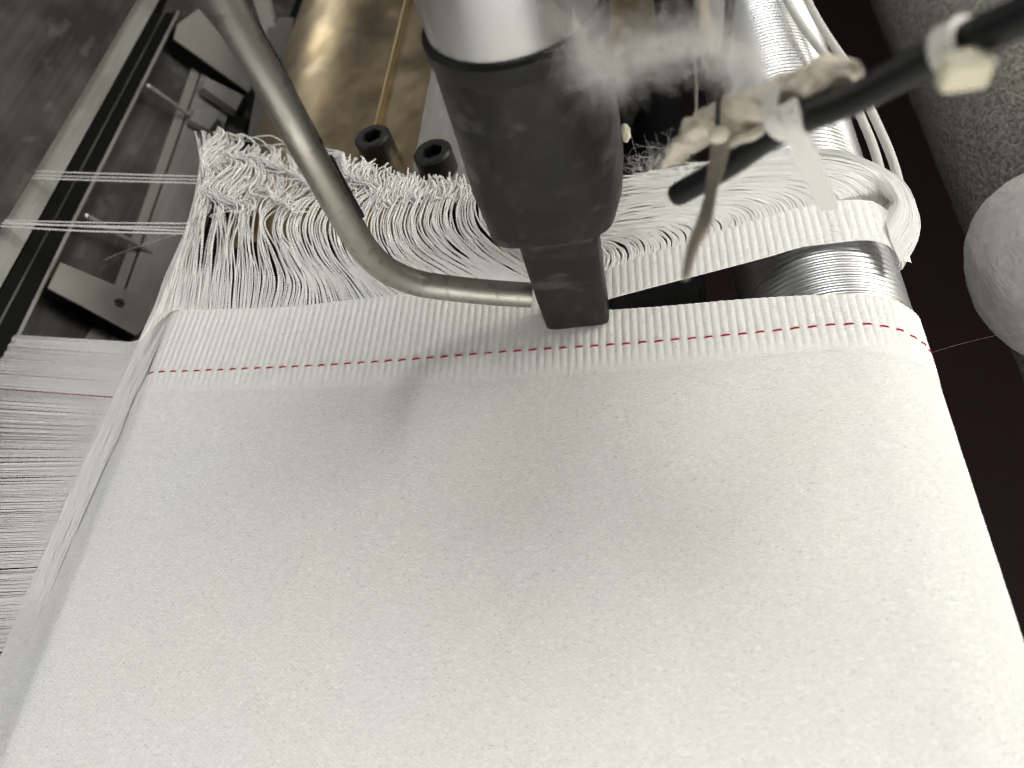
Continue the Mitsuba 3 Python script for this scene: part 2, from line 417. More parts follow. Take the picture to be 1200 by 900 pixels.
# ------------------------------------------------------------------ the fringe on the left: weft yarns standing out of the border
GUIDES = [
    [(-148.4, 33.6, 0.0), (-144.8, 49.1, 1.0), (-143.0, 66.7, 2.0), (-144.8, 90.0, 3.0), (-146.3, 115.3, 4.0), (-150.9, 136.7, 5.0), (-154.2, 148.2, 7.0)],
    [(-139.4, 47.1, 0.0), (-140.3, 59.0, 1.5), (-140.4, 73.7, 3.0), (-139.9, 90.6, 4.5), (-140.7, 109.3, 5.0), (-142.2, 126.7, 6.0), (-146.8, 140.9, 8.0)],
    [(-130.8, 46.4, 0.0), (-131.5, 59.1, 2.5), (-133.6, 75.5, 4.0), (-135.8, 92.9, 5.0), (-137.2, 108.1, 6.0), (-137.4, 122.8, 7.0), (-138.8, 139.6, 9.0)],
    [(-120.2, 45.8, 0.0), (-121.4, 59.4, 3.0), (-123.4, 76.1, 5.0), (-126.0, 91.5, 6.0), (-127.5, 104.0, 7.0), (-126.7, 117.7, 7.0), (-134.2, 133.9, 8.0)],
    [(-108.1, 44.7, 0.0), (-109.7, 59.0, 3.0), (-113.7, 74.5, 5.0), (-115.4, 87.6, 6.0), (-116.0, 98.7, 7.0), (-112.4, 107.2, 7.0), (-118.2, 125.8, 7.0)],
    [(-97.0, 43.6, 0.0), (-96.1, 54.4, 3.0), (-102.2, 69.4, 5.0), (-107.2, 83.3, 6.0), (-106.4, 93.8, 7.0), (-100.2, 102.7, 7.0), (-107.8, 124.7, 6.0)],
    [(-85.2, 42.9, 0.0), (-84.2, 51.0, 3.0), (-91.9, 65.0, 5.0), (-98.8, 79.9, 6.0), (-96.1, 90.3, 7.5), (-88.8, 100.4, 7.0), (-94.5, 119.6, 6.0)],
    [(-72.4, 42.4, 0.0), (-75.4, 50.6, 3.0), (-84.2, 62.9, 5.0), (-91.4, 78.6, 6.0), (-87.7, 89.2, 8.0), (-79.4, 98.5, 7.0), (-82.7, 115.9, 6.0)],
    [(-58.8, 42.2, 0.0), (-64.3, 49.8, 3.0), (-73.3, 61.2, 5.0), (-79.2, 75.9, 6.5), (-76.0, 87.9, 8.0), (-69.4, 97.0, 7.0), (-71.7, 110.9, 6.0)],
    [(-44.3, 42.2, 0.0), (-52.8, 48.9, 3.0), (-61.9, 59.4, 5.0), (-66.7, 73.7, 6.5), (-64.0, 85.6, 8.0), (-58.1, 91.7, 7.5), (-60.9, 104.9, 6.0)],
    [(-29.5, 42.1, 0.0), (-40.3, 48.7, 3.0), (-50.3, 59.2, 5.0), (-55.0, 72.6, 6.5), (-52.3, 83.4, 8.0), (-48.6, 89.8, 7.5), (-49.8, 99.1, 6.0)],
    [(-15.7, 42.2, 0.0), (-26.7, 48.3, 3.0), (-38.9, 58.3, 5.0), (-44.4, 70.7, 6.5), (-42.3, 81.5, 8.0), (-39.3, 88.4, 7.5), (-39.2, 94.9, 6.0)],
    [(-3.5, 42.4, 0.0), (-14.1, 47.6, 3.0), (-26.4, 57.1, 5.0), (-33.8, 68.8, 6.5), (-32.6, 79.6, 8.0), (-29.5, 86.5, 7.5), (-29.9, 92.0, 6.0)],
    [(5.0, 41.5, 0.0), (-4.2, 45.7, 3.0), (-14.8, 54.3, 5.0), (-23.0, 66.1, 6.5), (-23.6, 77.0, 8.0), (-20.5, 84.2, 7.5), (-20.8, 89.7, 6.0)],
    [(12.7, 42.7, 0.0), (7.3, 45.5, 3.0), (-1.7, 53.0, 5.0), (-10.7, 63.9, 6.5), (-13.0, 74.0, 8.0), (-10.4, 81.3, 7.5), (-10.5, 86.7, 6.0)],
    [(24.4, 43.3, 0.0), (19.6, 46.0, 3.0), (10.4, 51.9, 5.0), (1.3, 60.9, 6.5), (-2.0, 71.1, 8.0), (0.7, 78.2, 7.5), (0.8, 84.4, 6.0)],
]
G = np.array(GUIDES, float)

def guide(G, t):
    """the curve at t in 0..1 across the row of guides"""
    f = np.clip(t, 0, 1) * (len(G) - 1)
    i = min(int(f), len(G) - 2)
    a = f - i
    Q = [G[max(i - 1, 0)], G[i], G[i + 1], G[min(i + 2, len(G) - 1)]]
    return .5 * (2 * Q[1] + (Q[2] - Q[0]) * a + (2 * Q[0] - 5 * Q[1] + 4 * Q[2] - Q[3]) * a * a + (3 * Q[1] - Q[0] - 3 * Q[2] + Q[3]) * a ** 3)

def yarn(C, rad, seed, wob=.25, n=34, sides=5):
    P = catmull(C, n)
    s = np.linspace(0, 1, n)
    k = np.arange(n) * .35
    nz = np.stack([meshkit.noise(np.stack([k, np.full(n, seed * 7.31 + 40 * j), np.zeros(n)], -1), j) - .5 for j in range(3)], -1)
    P = P + nz * wob * 2 * np.sin(np.pi * np.clip(s * 1.15, 0, 1))[:, None] ** .5
    r = rad * (1 + .16 * (meshkit.noise(np.stack([k * 2.2, np.full(n, seed * 3.7), np.zeros(n)], -1), 5) - .5))
    return tube(P, r, sides)

NF = 228
for i in range(NF):
    t = (i + .5 + .6 * (rng.random() - .5)) / NF
    clump = .010 * np.sin(i * .9) * rng.random()
    C = guide(G, t)
    top = guide(G, np.clip(t + clump + .008 * (rng.random() - .5), 0, 1))
    w = np.linspace(0, 1, len(C))[:, None]
    C = C * (1 - w) + top * w
    C = C + w * (rng.random((len(C), 3)) - .5) * A(1.8, 1.6, 1.6)
    C[0] += A(0, -.8, .1)
    C[-1] += (rng.random(3) - .5) * A(4, 9, 4)
    if t < .45:                                   # tangled tails on the left
        C[2:6] += (rng.random((4, 3)) - .5) * A(2.0, 1.2, 3)
        C[3:5] += A(1.8 * np.sin(i * .37), 0, 0)
    put(band + '__weft_yarn', yarn(C, .24 + .05 * t + .05 * rng.random(), i, .28), 'mat_yarn', True)

# short curled tails forming the matted upper edge of the fringe
MAT = [   # (ridge point, top point) pairs from left to right
    ((-139.3, 98.6, 5.0), (-148.6, 144.3, 9.0)), ((-127.9, 97.9, 6.0), (-143.0, 147.8, 9.0)), ((-111.6, 95.8, 7.0), (-127.4, 137.7, 7.0)), ((-93.4, 92.3, 7.0), (-107.4, 131.4, 6.0)),
    ((-75.2, 88.8, 7.0), (-85.1, 121.9, 6.0)), ((-61.2, 88.1, 7.0), (-65.3, 113.2, 6.0)), ((-47.1, 88.2, 7.0), (-49.3, 101.0, 6.0)), ((-29.6, 86.6, 7.0), (-30.6, 92.7, 6.0)), ((-6.0, 81.9, 7.0), (-6.5, 86.8, 6.0)),
]
MA = np.array(MAT, float)
ms = []
for i in range(1050):
    t = rng.random() ** 1.1
    f = t * (len(MA) - 1)
    k = min(int(f), len(MA) - 2)
    a = f - k
    base, top = MA[k] * (1 - a) + MA[k + 1] * a
    h = rng.random() ** .85
    p0 = base + (top - base) * h + (rng.random(3) - .5) * A(3, 2, 4)
    flow = lambda q: np.interp(t, [0, .2, .32, .5, .62, 1], [.02, .18, .62, .62, .2, .15]) + 1.15 * math.sin(q[0] * .16 + q[1] * .33 + 1.6 * math.sin(q[0] * .07) + 4.0 * meshkit.noise(np.array([[q[0] * .10, q[1] * .05, 7.]]), 2)[0]) * np.interp(t, [0, .15, .55, .7], [.45, .8, .8, .3]) + .5 * (meshkit.noise(np.array([[q[0] * .3, q[1] * .2, 3.]]), 11)[0] - .5)
    L = (8 + 11 * rng.random()) * (1.5 if t < .5 else .8)
    off = rng.normal(0, .17)
    z0 = .4 + 1.6 * rng.random()
    pts = [p0 + A(0, 0, -.4)]
    for m_ in range(7):                       # the ends follow the lie of their neighbours
        q = pts[-1]
        an = -np.pi / 2 + flow(q) + off
        pts.append(q + A(math.cos(an), math.sin(an), 0) * L / 7)
    pts = np.array(pts)
    pts[:, 2] += z0 * np.sin(np.pi * np.linspace(.05, 1, len(pts)))
    if rng.random() < .10:                    # a few curl over at the top
        pts[0] = pts[1] + A(rng.normal() * 1.6, .6, .4)
    pts[:, 1] = np.minimum(pts[:, 1], top[1] + .5 + 2.0 * rng.random() ** 2)
    b0, t0 = MA[0]
    xb = b0[0] + (t0[0] - b0[0]) * np.clip((pts[:, 1] - b0[1]) / (t0[1] - b0[1]), 0, 1)
    pts[:, 0] = np.maximum(pts[:, 0], xb - 1.0 + 3.5 * rng.random())
    pts[:, 1] = np.maximum(pts[:, 1], base[1] - 3 - 6 * rng.random())
    ms.append(yarn(pts, .28 + .07 * rng.random(), 500 + i, .12, 18, 4))
put(band + '__curled_yarn_end', join(ms), 'mat_yarn', True, label='matted curled white yarn ends along the upper edge of the fringe', kind='stuff')

# ------------------------------------------------------------------ yarn tails of the strip on the right, swept back to the left over the roller
TAILS = [
    [(24.4, 41.8, 0.0), (27.6, 44.9, 2.0), (27.8, 48.6, 3.0), (26.1, 52.0, 3.0), (21.9, 54.3, 3.0), (16.0, 56.1, 3.0), (9.9, 57.1, 3.0)],
    [(30.7, 42.3, 0.0), (32.7, 44.8, 2.0), (32.3, 47.8, 3.0), (29.5, 51.4, 3.0), (24.9, 53.8, 3.0), (19.6, 56.3, 3.0), (12.9, 57.4, 3.0)],
    [(41.7, 45.6, 0.0), (42.5, 48.7, 2.0), (40.5, 52.0, 3.0), (36.0, 54.3, 3.0), (29.6, 55.4, 3.0), (23.1, 56.5, 3.0), (16.0, 57.7, 3.0)],
    [(53.0, 48.1, 0.0), (53.4, 51.6, 2.0), (50.3, 55.1, 3.0), (44.1, 56.5, 3.5), (36.1, 57.0, 3.5), (27.9, 57.6, 3.5), (19.6, 58.3, 3.5)],
    [(64.4, 51.3, 0.0), (64.2, 54.8, 2.0), (60.0, 58.2, 3.0), (52.3, 59.4, 4.0), (42.6, 59.5, 4.0), (32.7, 59.2, 4.0), (23.3, 58.8, 4.0)],
    [(75.1, 54.1, 0.0), (74.4, 58.2, 2.0), (69.7, 60.7, 3.5), (60.4, 61.8, 4.5), (49.1, 62.7, 4.5), (37.5, 62.3, 4.5), (25.7, 61.1, 4.5)],
    [(85.4, 56.7, 0.0), (83.8, 60.3, 2.5), (78.2, 63.1, 4.0), (67.8, 64.4, 5.0), (55.6, 65.5, 5.0), (42.4, 65.9, 5.0), (28.2, 64.4, 5.0)],
    [(95.6, 58.8, 0.0), (93.5, 62.5, 2.5), (86.5, 65.0, 4.5), (74.7, 66.5, 6.0), (60.9, 68.0, 6.0), (46.1, 69.3, 5.5), (30.7, 68.4, 5.5)],
    [(103.6, 59.5, -0.2), (101.1, 62.5, 3.0), (93.1, 66.4, 5.0), (79.8, 68.6, 6.5), (65.1, 70.4, 6.5), (49.2, 72.0, 6.0), (33.2, 72.1, 6.0)],
    [(111.0, 61.0, -2.1), (108.1, 63.3, 2.5), (98.9, 67.0, 6.0), (84.4, 70.5, 7.0), (68.6, 72.5, 7.0), (52.8, 74.7, 6.0), (36.3, 75.9, 6.0)],
    [(117.9, 63.4, -6.4), (116.0, 64.9, 0.4), (105.8, 67.7, 6.6), (89.5, 72.2, 7.5), (72.2, 74.2, 7.5), (55.8, 76.7, 6.0), (38.8, 78.0, 6.0)],
    [(121.8, 62.5, -9.0), (123.2, 66.5, -3.1), (111.8, 69.1, 6.1), (95.1, 74.2, 8.0), (76.8, 76.0, 8.0), (59.4, 77.6, 6.5), (41.8, 78.7, 6.0)],
    [(118.6, 49.6, -0.4), (123.5, 57.7, 1.3), (117.9, 71.2, 3.2), (102.4, 82.1, 2.2), (83.2, 85.0, 1.9), (64.6, 84.7, 1.7), (47.1, 86.0, -0.2)],
    [(118.4, 41.8, -0.7), (125.0, 51.9, 0.6), (122.5, 68.2, 2.4), (108.5, 82.3, 2.0), (89.8, 86.8, 1.4), (71.4, 87.7, 0.6), (55.8, 88.1, -1.1)],
    [(119.2, 34.2, -1.1), (126.9, 47.8, -0.1), (126.0, 64.5, 1.5), (113.6, 80.7, 2.1), (96.6, 87.1, 1.0), (79.8, 89.6, -0.3), (66.3, 90.4, -2.3)],
]
G2 = np.array(TAILS, float)
NT = 215
for i in range(NT):
    t = ((i + .5 + .6 * (rng.random() - .5)) / NT)
    t = t ** .92
    C = guide(G2, t)
    top = guide(G2, np.clip(t + .025 * (rng.random() - .5), 0, 1))
    w = np.linspace(0, 1, len(C))[:, None]
    C = C * (1 - w) + top * w
    C = C + w * (rng.random((len(C), 3)) - .5) * A(1.4, 1.3, 1.6)
    C[0] += A(0, -.6, .2)
    C[-1] += (rng.random(3) - .5) * A(14, 3, 2)
    put(band + '__yarn_tail', yarn(C, .36 + .06 * rng.random(), 2000 + i, .35, 36), 'mat_yarn', True)
# the tail bundle bulging over the end of the roller: combed fibres, finer than yarns
ms = []
for i in range(560):
    t = .60 + .42 * rng.random() ** .7
    C = guide(G2, min(t, 1)) + (rng.random((7, 3)) - .5) * A(1.2, 1.2, 1.5)
    C = C + A(.4, 0, -.6) + A(0, -1.0, -2.4) * rng.random()
    ms.append(yarn(C, .26, 4000 + i, .5, 26, 4))
put(band + '__combed_yarn_bundle', join(ms), 'mat_yarn', True, label='soft combed bundle of white yarn bulging over the end of the roller', kind='stuff')
# ragged yarn ends above the clamp side of the tails
ms = []
for i in range(70):
    p0 = A(*(41.2, 77.1, 6.0)) * (1 - i / 70) + A(*(75.4, 78.4, 7.0)) * (i / 70) + (rng.random(3) - .5) * A(3, 3, 2)
    a = rng.random() * 2 * np.pi
    L = 1.5 + 2.5 * rng.random()
    pts = [p0, p0 + A(math.cos(a) * L * .5, abs(math.sin(a)) * L * .5, .8), p0 + A(math.cos(a) * L, abs(math.sin(a)) * L * .8, .3), p0 + A(math.cos(a) * L * 1.3, abs(math.sin(a)) * L * .3, -.6)]
    ms.append(yarn(pts, .30, 6000 + i, .2, 10, 4))
put(band + '__ragged_yarn_end', join(ms), 'mat_yarn', True, kind='stuff')

ms = []
for i in range(320):
    u, v = -135 + 245 * rng.random(), -115 + 160 * rng.random() ** .8
    if v > float(rows(BAND_TOP, np.array([u]))[0]) - .5:
        continue
    a = rng.random() * 2 * np.pi
    L = 1.5 + 4 * rng.random() ** 2
    k_ = rng.normal(0, 1.2)
    s = np.linspace(0, 1, 8)
    th = a + k_ * s
    uu, vv = u + np.cumsum(np.cos(th)) * L / 8, v + np.cumsum(np.sin(th)) * L / 8
    h0 = .15 + (.42 if v > float(low(np.array([u]))[0]) else 0.)
    ms.append(tube(surf(uu, vv, h0 + .6 * rng.random() * np.sin(np.pi * s)), .035 + .02 * rng.random(), 4))
put(band + '__stray_fibre', join(ms), 'mat_yarn', True, kind='stuff')

# ------------------------------------------------------------------ warp sheet coming in from the left
warp = thing('warp_sheet', 'sheet of fine white warp yarns running in from the left edge below the fringe', 'yarn')
WL_FELL = [(-161.9, 39.6, -9.0), (-161.1, 25.9, -9.0), (-160.5, 13.3, -9.0), (-160.6, -13.9, -9.0), (-162.2, -29.4, -9.0), (-162.5, -51.7, -9.0), (-162.4, -77.7, -9.0)]
WL_FAR = [(-249.2, 56.7, -10.0), (-240.1, 40.6, -10.0), (-232.1, 26.4, -10.0), (-211.2, -10.6, -10.0), (-201.5, -27.8, -10.0), (-188.0, -51.6, -10.0), (-172.7, -78.7, -10.0)]
FE, FA = np.array(WL_FELL), np.array(WL_FAR)
FA = FE + (FA - FE) * 2.0
def lerp_rows(M, t):
    f = t * (len(M) - 1)
    i = min(int(f), len(M) - 2)
    return M[i] * (1 - f + i) + M[i + 1] * (f - i)
cum = np.concatenate([[0], np.cumsum(np.linalg.norm(np.diff(FE, axis=0), axis=1))])
cum /= cum[-1]
def at_len(M, t):
    return np.array([np.interp(t, cum, M[:, k]) for k in range(3)])
NW = 225
RED = cum[2]
low_yarns = []
for i in range(NW):
    t = (i + .5) / NW
    g = t + .0016 * np.sin(i * 1.7) * rng.random() + .0016 * (rng.random() - .5)
    a = at_len(FE, t) + A(10, 0, .2)
    b = at_len(FA, np.clip(g, 0, 1)) + A(0, 0, (rng.random() - .5) * 1.0)
    mid = (a + b) / 2 + A(0, (rng.random() - .5) * .45, -.3 + .5 * (rng.random() - .5))
    red = abs(t - RED) < .5 / NW
    put(warp + '__warp_yarn', tube(catmull([a, mid, b], 8), .225 + .07 * rng.random() + .11 * red, 5), 'mat_red_warp' if red else 'mat_warp', True,
        label='dull red warp yarn' if red else None)
for i in range(170):
    t = rng.random()
    a = at_len(FE, t) + A(.5, 0, -1.4)
    b = at_len(FA, np.clip(t + .01 * (rng.random() - .5), 0, 1)) + A(0, 0, -3 - 2.5 * rng.random())
    low_yarns.append(tube([a, b], .24, 4))
put(warp + '__lower_warp_yarn', join(low_yarns), 'mat_warp', True, label='second layer of white warp yarns just beneath', kind='stuff')
# selvage bundles: a few yarns each, running to the left edge of the fringe
for lab, P0, P1 in (('upper thin bundle of white selvage yarns stretched across the black rail to the fringe', [(-272.9, 141.8, 14.0), (-270.5, 137.6, 14.0), (-269.7, 136.2, 14.0)], [(-147.7, 122.8, 3.0), (-147.8, 120.6, 3.0), (-146.1, 118.1, 3.0)]),
                    ('lower thin bundle of white selvage yarns stretched across the black rail to the fringe', [(-251.2, 103.5, 14.0), (-249.9, 101.1, 14.0), (-250.9, 102.9, 14.0), (-249.2, 99.9, 14.0)], [(-144.5, 92.9, 3.0), (-144.5, 90.4, 3.0), (-142.9, 88.1, 3.0), (-145.0, 87.0, 3.0)])):
    bk = thing('selvage_yarn', lab, 'yarn')
    for a, b in zip(P0, P1):
        a, b = A(*a), A(*b)
        put(bk + '__strand', tube(catmull([a, a * .5 + b * .5 + A(0, 0, -.5) + (rng.random(3) - .5) * .8, b], 12), .36, 6), 'mat_warp', True)
# edge yarns running down the left side of the fringe to the fell
ek = thing('edge_yarn_bundle', 'bundle of edge yarns slanting down the left side of the fringe', 'yarn')
for i in range(44):
    f = i / 43
    C = [A(*(-148.9, 125.9, 4.0)) + A(f * 3, 0, f), A(*(-146.8, 92.8, 2.0)) + A(f * 7, 0, 0), A(*(-149.3, 68.4, -1.0)) + A(f * 14, 0, f * 1.6), A(*(-152.4, 51.5, -4.0)) + A(f * 19, 0, f * 4.4), A(*(-156.4, 37.5, -7.0)) + A(f * 14, 0, f * 3.2), A(*(-158.2, 25.3, -8.6)) + A(f * 11, 0, f * 1.2),
         A(*(-158.3, 14.4, -8.6)) + A(f * 9.5, 0, f * .8), A(*(-158.5, -1.2, -8.6)) + A(f * 9.5, 0, f * .8), A(*(-159.4, -14.5, -8.7)) + A(f * 9.5, 0, f * .8), A(*(-160.1, -33.4, -8.8)) + A(f * 9.5, 0, f * .8), A(*(-160.8, -51.5, -8.9)) + A(f * 9.5, 0, f * .6), A(*(-162.3, -77.7, -8.9)) + A(f * 9.5, 0, f * .6)]
    C = C[:12 - (i % 7 == 0)]
    C[-1] = C[-1] + A(0, 0, -1.6)
    C = np.array(C) + (rng.random((len(C), 3)) - .5) * A(.7, 1, .5)
    put(ek + '__strand', yarn(C, .33, 7000 + i, .3, 44), 'mat_yarn', True)
# a few fine loose yarns in front of the clamp blocks
for lab, C in (('fine loose yarn crossing the lower pin towards the clamp block', [(-235.2, 109.0, -30.0), (-205.7, 115.0, -26.0), (-153.3, 96.4, -4.0)]),
               ):
    k = thing('loose_yarn', lab, 'yarn')
    put(k, tube(catmull(C, 12), .15, 5), 'mat_warp', True)

# ------------------------------------------------------------------ grooved roller
roll = thing('grooved_roller', 'shiny galvanised grooved roller that the band and its strip wrap over on the right', 'roller')
ph = np.linspace(-1.95, 2.4, 90)
Y = np.arange(-30, 330, .275)
gp = 2.2
prof = np.abs(np.sin(np.pi * (Y + .25 * np.sin(Y * .21)) / gp)) ** .75 * .55
Rg = RR - 1.3 + prof[None, :] + .05 * (meshkit.noise(np.stack(list(np.meshgrid(ph * 3, Y * .6, indexing='ij')) + [np.zeros((90, len(Y)))], -1), 4) - .5) - .0
tw = (ph[:, None] * .35)                                   # the groove winds as a helix
V = np.stack([XR + np.sin(ph)[:, None] * Rg, Y[None, :] + tw, -RR + np.cos(ph)[:, None] * Rg], -1)
m_, n_ = V.shape[:2]
i, j = np.meshgrid(np.arange(m_ - 1), np.arange(n_ - 1), indexing='ij')
q = np.stack([i * n_ + j, (i + 1) * n_ + j, (i + 1) * n_ + j + 1, i * n_ + j + 1], -1).reshape(-1, 4)
put(roll + '__grooved_sleeve', (V.reshape(-1, 3), q), 'mat_galv', True)
put(roll + '__core', cyl((XR, -200, -RR), (XR, 420, -RR), RR - 2.4, 64), 'mat_panel_dark')

# ------------------------------------------------------------------ black clamp
clamp = thing('thread_clamp', 'black iron clamp head with a flat foot pressing on the band, under a silver collar', 'machine part')
cx, cy = 20.6, 33.0
def ring_pts(z, rx, ry, n, sq, dx=0., dy=0.):
    a = np.arange(n) * 2 * np.pi / n
    c, s = np.cos(a), np.sin(a)
    return np.stack([cx + dx + rx * np.sign(c) * np.abs(c) ** sq, cy + dy + ry * np.sign(s) * np.abs(s) ** sq, np.full(n, z)], 1)
def loft(rings):
    n = len(rings[0])
    V = np.vstack(rings + [[rings[0].mean(0)], [rings[-1].mean(0)]])
    m = len(rings)
    i, j = np.meshgrid(np.arange(m - 1), np.arange(n), indexing='ij')
    q = np.stack([i * n + j, i * n + (j + 1) % n, (i + 1) * n + (j + 1) % n, (i + 1) * n + j], -1).reshape(-1, 4)
    f = np.vstack([q[:, [0, 1, 2]], q[:, [0, 2, 3]]])
    jj = np.arange(n)
    k = m * n
    f = np.vstack([f, np.stack([np.full(n, k), (jj + 1) % n, jj], 1), np.stack([np.full(n, k + 1), (m - 1) * n + jj, (m - 1) * n + (jj + 1) % n], 1)])
    return trimesh.Trimesh(V, f, process=False)
N = 96
body = loft([ring_pts(41.5, 15.2, 12, N, .4, -1.4, 1), ring_pts(42.3, 16.6, 16.8, N, .42, -1.2), ring_pts(44.5, 18.0, 19.4, N, .48, -.6), ring_pts(50, 19.4, 20.2, N, .6, .2), ring_pts(57, 20.6, 20.4, N, .75, 0), ring_pts(72, 20.6, 20.4, N, .9, 0), ring_pts(93.2, 20.5, 20.5, N, 1., 0)])
head = thing('light_blocker', 'dark grey block added just above the frame to shade the band', 'machine part')  # unseen block, added to cast the soft shadow on the band
put(head, slab([(-2, 14, 235), (72, 14, 235), (72, 122, 235), (-2, 122, 235)], (0, 0, 1), 84, 3), 'mat_panel_dark', 30)
put(clamp + '__body', body, 'mat_iron', 40)
put(clamp + '__lip', loft([ring_pts(93.2, 20.6, 20.6, N, 1), ring_pts(94, 21.1, 21.1, N, 1), ring_pts(97.8, 21.1, 21.1, N, 1), ring_pts(98.6, 20.4, 20.4, N, 1)]), 'mat_iron_ring', 40)
put(clamp + '__collar', loft([ring_pts(98.2, 19.2, 19.2, N, 1), ring_pts(98.9, 19.6, 19.6, N, 1), ring_pts(153.8, 19.6, 19.6, N, 1)]), 'mat_alu', 40, label='bright silver collar')
def box_loft(levels, n=64, sq=.28):
    return loft([ring_pts(z, rx, ry, n, sq, dx, dy) for z, rx, ry, dx, dy in levels])
foot = box_loft([(.9, 9.6, 5.0, 0.2, -8.6), (1.5, 10.2, 5.6, .2, -8.7), (18, 10.5, 6.2, .4, -10.2), (33, 10.9, 7.0, .5, -9.4), (40, 11.2, 7.6, .8, -9.2), (43, 11.0, 7.4, .9, -8.2), (48, 11, 7, .9, -4)])
put(clamp + '__foot', foot, 'mat_iron', 40, label='flat black foot of the clamp')

# ------------------------------------------------------------------ bent steel tube
pipe = thing('bent_steel_tube', 'bent grey steel tube coming down from the upper left and ending beside the clamp foot', 'tube')
TP = [(-39.7, 30.3, 123.4), (-37.1, 24.4, 111.4), (-34.0, 19.5, 99.8), (-31.9, 15.6, 88.0), (-31.0, 13.9, 73.1), (-31.2, 14.1, 58.5), (-31.4, 15.9, 47.4), (-29.9, 18.8, 36.6), (-24.5, 21.6, 27.2), (-15.6, 23.4, 21.1), (-4.6, 24.6, 15.9), (7.4, 25.5, 11.5)]
TP = [tuple(A(*TP[0]) * 2.2 - A(*TP[1]) * 1.2)] + TP
PP = catmull(TP, 100)
rad = np.full(100, 4.0)
t_, u_, w_ = frames(PP)
outer = tube(PP, rad, 40, False)
inner = tube(PP[-14:], 3.2, 40, False)
inner.invert()
a = np.arange(40)
e0, e1 = len(outer.vertices) - 40, len(inner.vertices) - 40
ringf = np.vstack([np.stack([e0 + a, e0 + (a + 1) % 40, len(outer.vertices) + e1 + (a + 1) % 40], 1), np.stack([e0 + a, len(outer.vertices) + e1 + (a + 1) % 40, len(outer.vertices) + e1 + a], 1)])
full = trimesh.Trimesh(np.vstack([outer.vertices, inner.vertices]), np.vstack([outer.faces, inner.faces + len(outer.vertices), ringf]), process=False)
put(pipe + '__tube', full, 'mat_steel', 50)
# dark strips stand in for the shaded right side of the straight length, and a scratch ring where the bend begins
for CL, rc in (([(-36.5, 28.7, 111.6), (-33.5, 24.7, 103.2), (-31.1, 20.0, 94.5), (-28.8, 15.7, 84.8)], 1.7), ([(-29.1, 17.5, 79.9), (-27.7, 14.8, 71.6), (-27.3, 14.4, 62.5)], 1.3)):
    put(pipe + '__shade_strip', tube(catmull(CL, 24), [rc] * 24, 12, True, .8), 'mat_iron_ring', 40)
kk = int(np.argmin(np.linalg.norm(PP - A(*(-23.4, 22.5, 25.0)), axis=1)))
a_ = np.linspace(-.35, 1.5, 10)
mk = PP[kk] + 4.0 * (np.cos(a_)[:, None] * A(0, .75, .66) + np.sin(a_)[:, None] * A(.15, -.6, .6) * .35)
put(pipe + '__dent', tube(mk[:6], .35, 6), 'mat_iron_ring', 40)

# ------------------------------------------------------------------ brass plates, steel plate and bolts behind the fringe
def arch(a0, a1, b0, b1, h, n=24, thick=12):
    """a plate bulging along its width: a0-a1 is one long edge, b0-b1 the other"""
    s = np.linspace(0, 1, n)
    hh = h * (1 - (2 * s - 1) ** 2)
    top = [[A(*p) * (1 - k) + A(*q_) * k + A(0, 0, e) for k, e in zip(s, hh)] for p, q_ in ((a0, b0), (a1, b1))]
    V = np.array(top[0] + top[1] + [p - A(0, 0, thick + e) for p, e in zip(top[0], hh)] + [p - A(0, 0, thick + e) for p, e in zip(top[1], hh)])
    f = []
    for k in range(n - 1):
        f += [[k, n + k, n + k + 1], [k, n + k + 1, k + 1], [2 * n + k, 2 * n + k + 1, 3 * n + k + 1], [2 * n + k, 3 * n + k + 1, 3 * n + k],
              [k, k + 1, 2 * n + k + 1], [k, 2 * n + k + 1, 2 * n + k], [n + k, 3 * n + k + 1, n + k + 1], [n + k, 3 * n + k, 3 * n + k + 1]]
    f += [[0, 2 * n, 3 * n], [0, 3 * n, n], [n - 1, 2 * n - 1, 4 * n - 1], [n - 1, 4 * n - 1, 3 * n - 1]]
    return trimesh.Trimesh(V, f, process=True)
brass = thing('brass_guide_plate', 'worn brass plate with a rounded left half and a raised bright seam, behind the fringe', 'machine part')
xs_, y0_, y1_ = -73.0, 82.0, 330.0
put(brass + '__rounded_plate', arch((-144, y1_, -9), (-137, y0_, -9), (xs_ - .6, y1_, -6), (xs_ - .6, y0_, -6), 6.5), 'mat_brass', 30)
put(brass + '__flat_plate', slab([(xs_ + .8, y0_, -7), (-40, y0_, -7), (-40, y1_, -7), (xs_ + .8, y1_, -7)], (0, 0, 1), 10, .6), 'mat_brass', 30)
put(brass + '__seam', tube([(xs_, y0_, -6.4), (xs_, y1_, -6.4)], 1.5, 12), 'mat_brass_edge', 40, label='bright raised brass seam')
plate2 = thing('steel_guide_plate', 'dull grey steel plate between the brass plate and the black clamp', 'machine part')
put(plate2, slab([(-50, 96, -4), (-6, 96, -4), (-6, 330, -4), (-50, 330, -4)], (0, 0, 1), 9, 1.2), 'mat_panel', 30)
back = thing('brass_back_block', 'small brass block at the top edge right of the clamp behind the lint', 'machine part')
put(back, slab([(34, 176, -6), (55, 176, -6), (55, 330, -6), (34, 330, -6)], (0, 0, 1), 14, .8), 'mat_brass', 30)

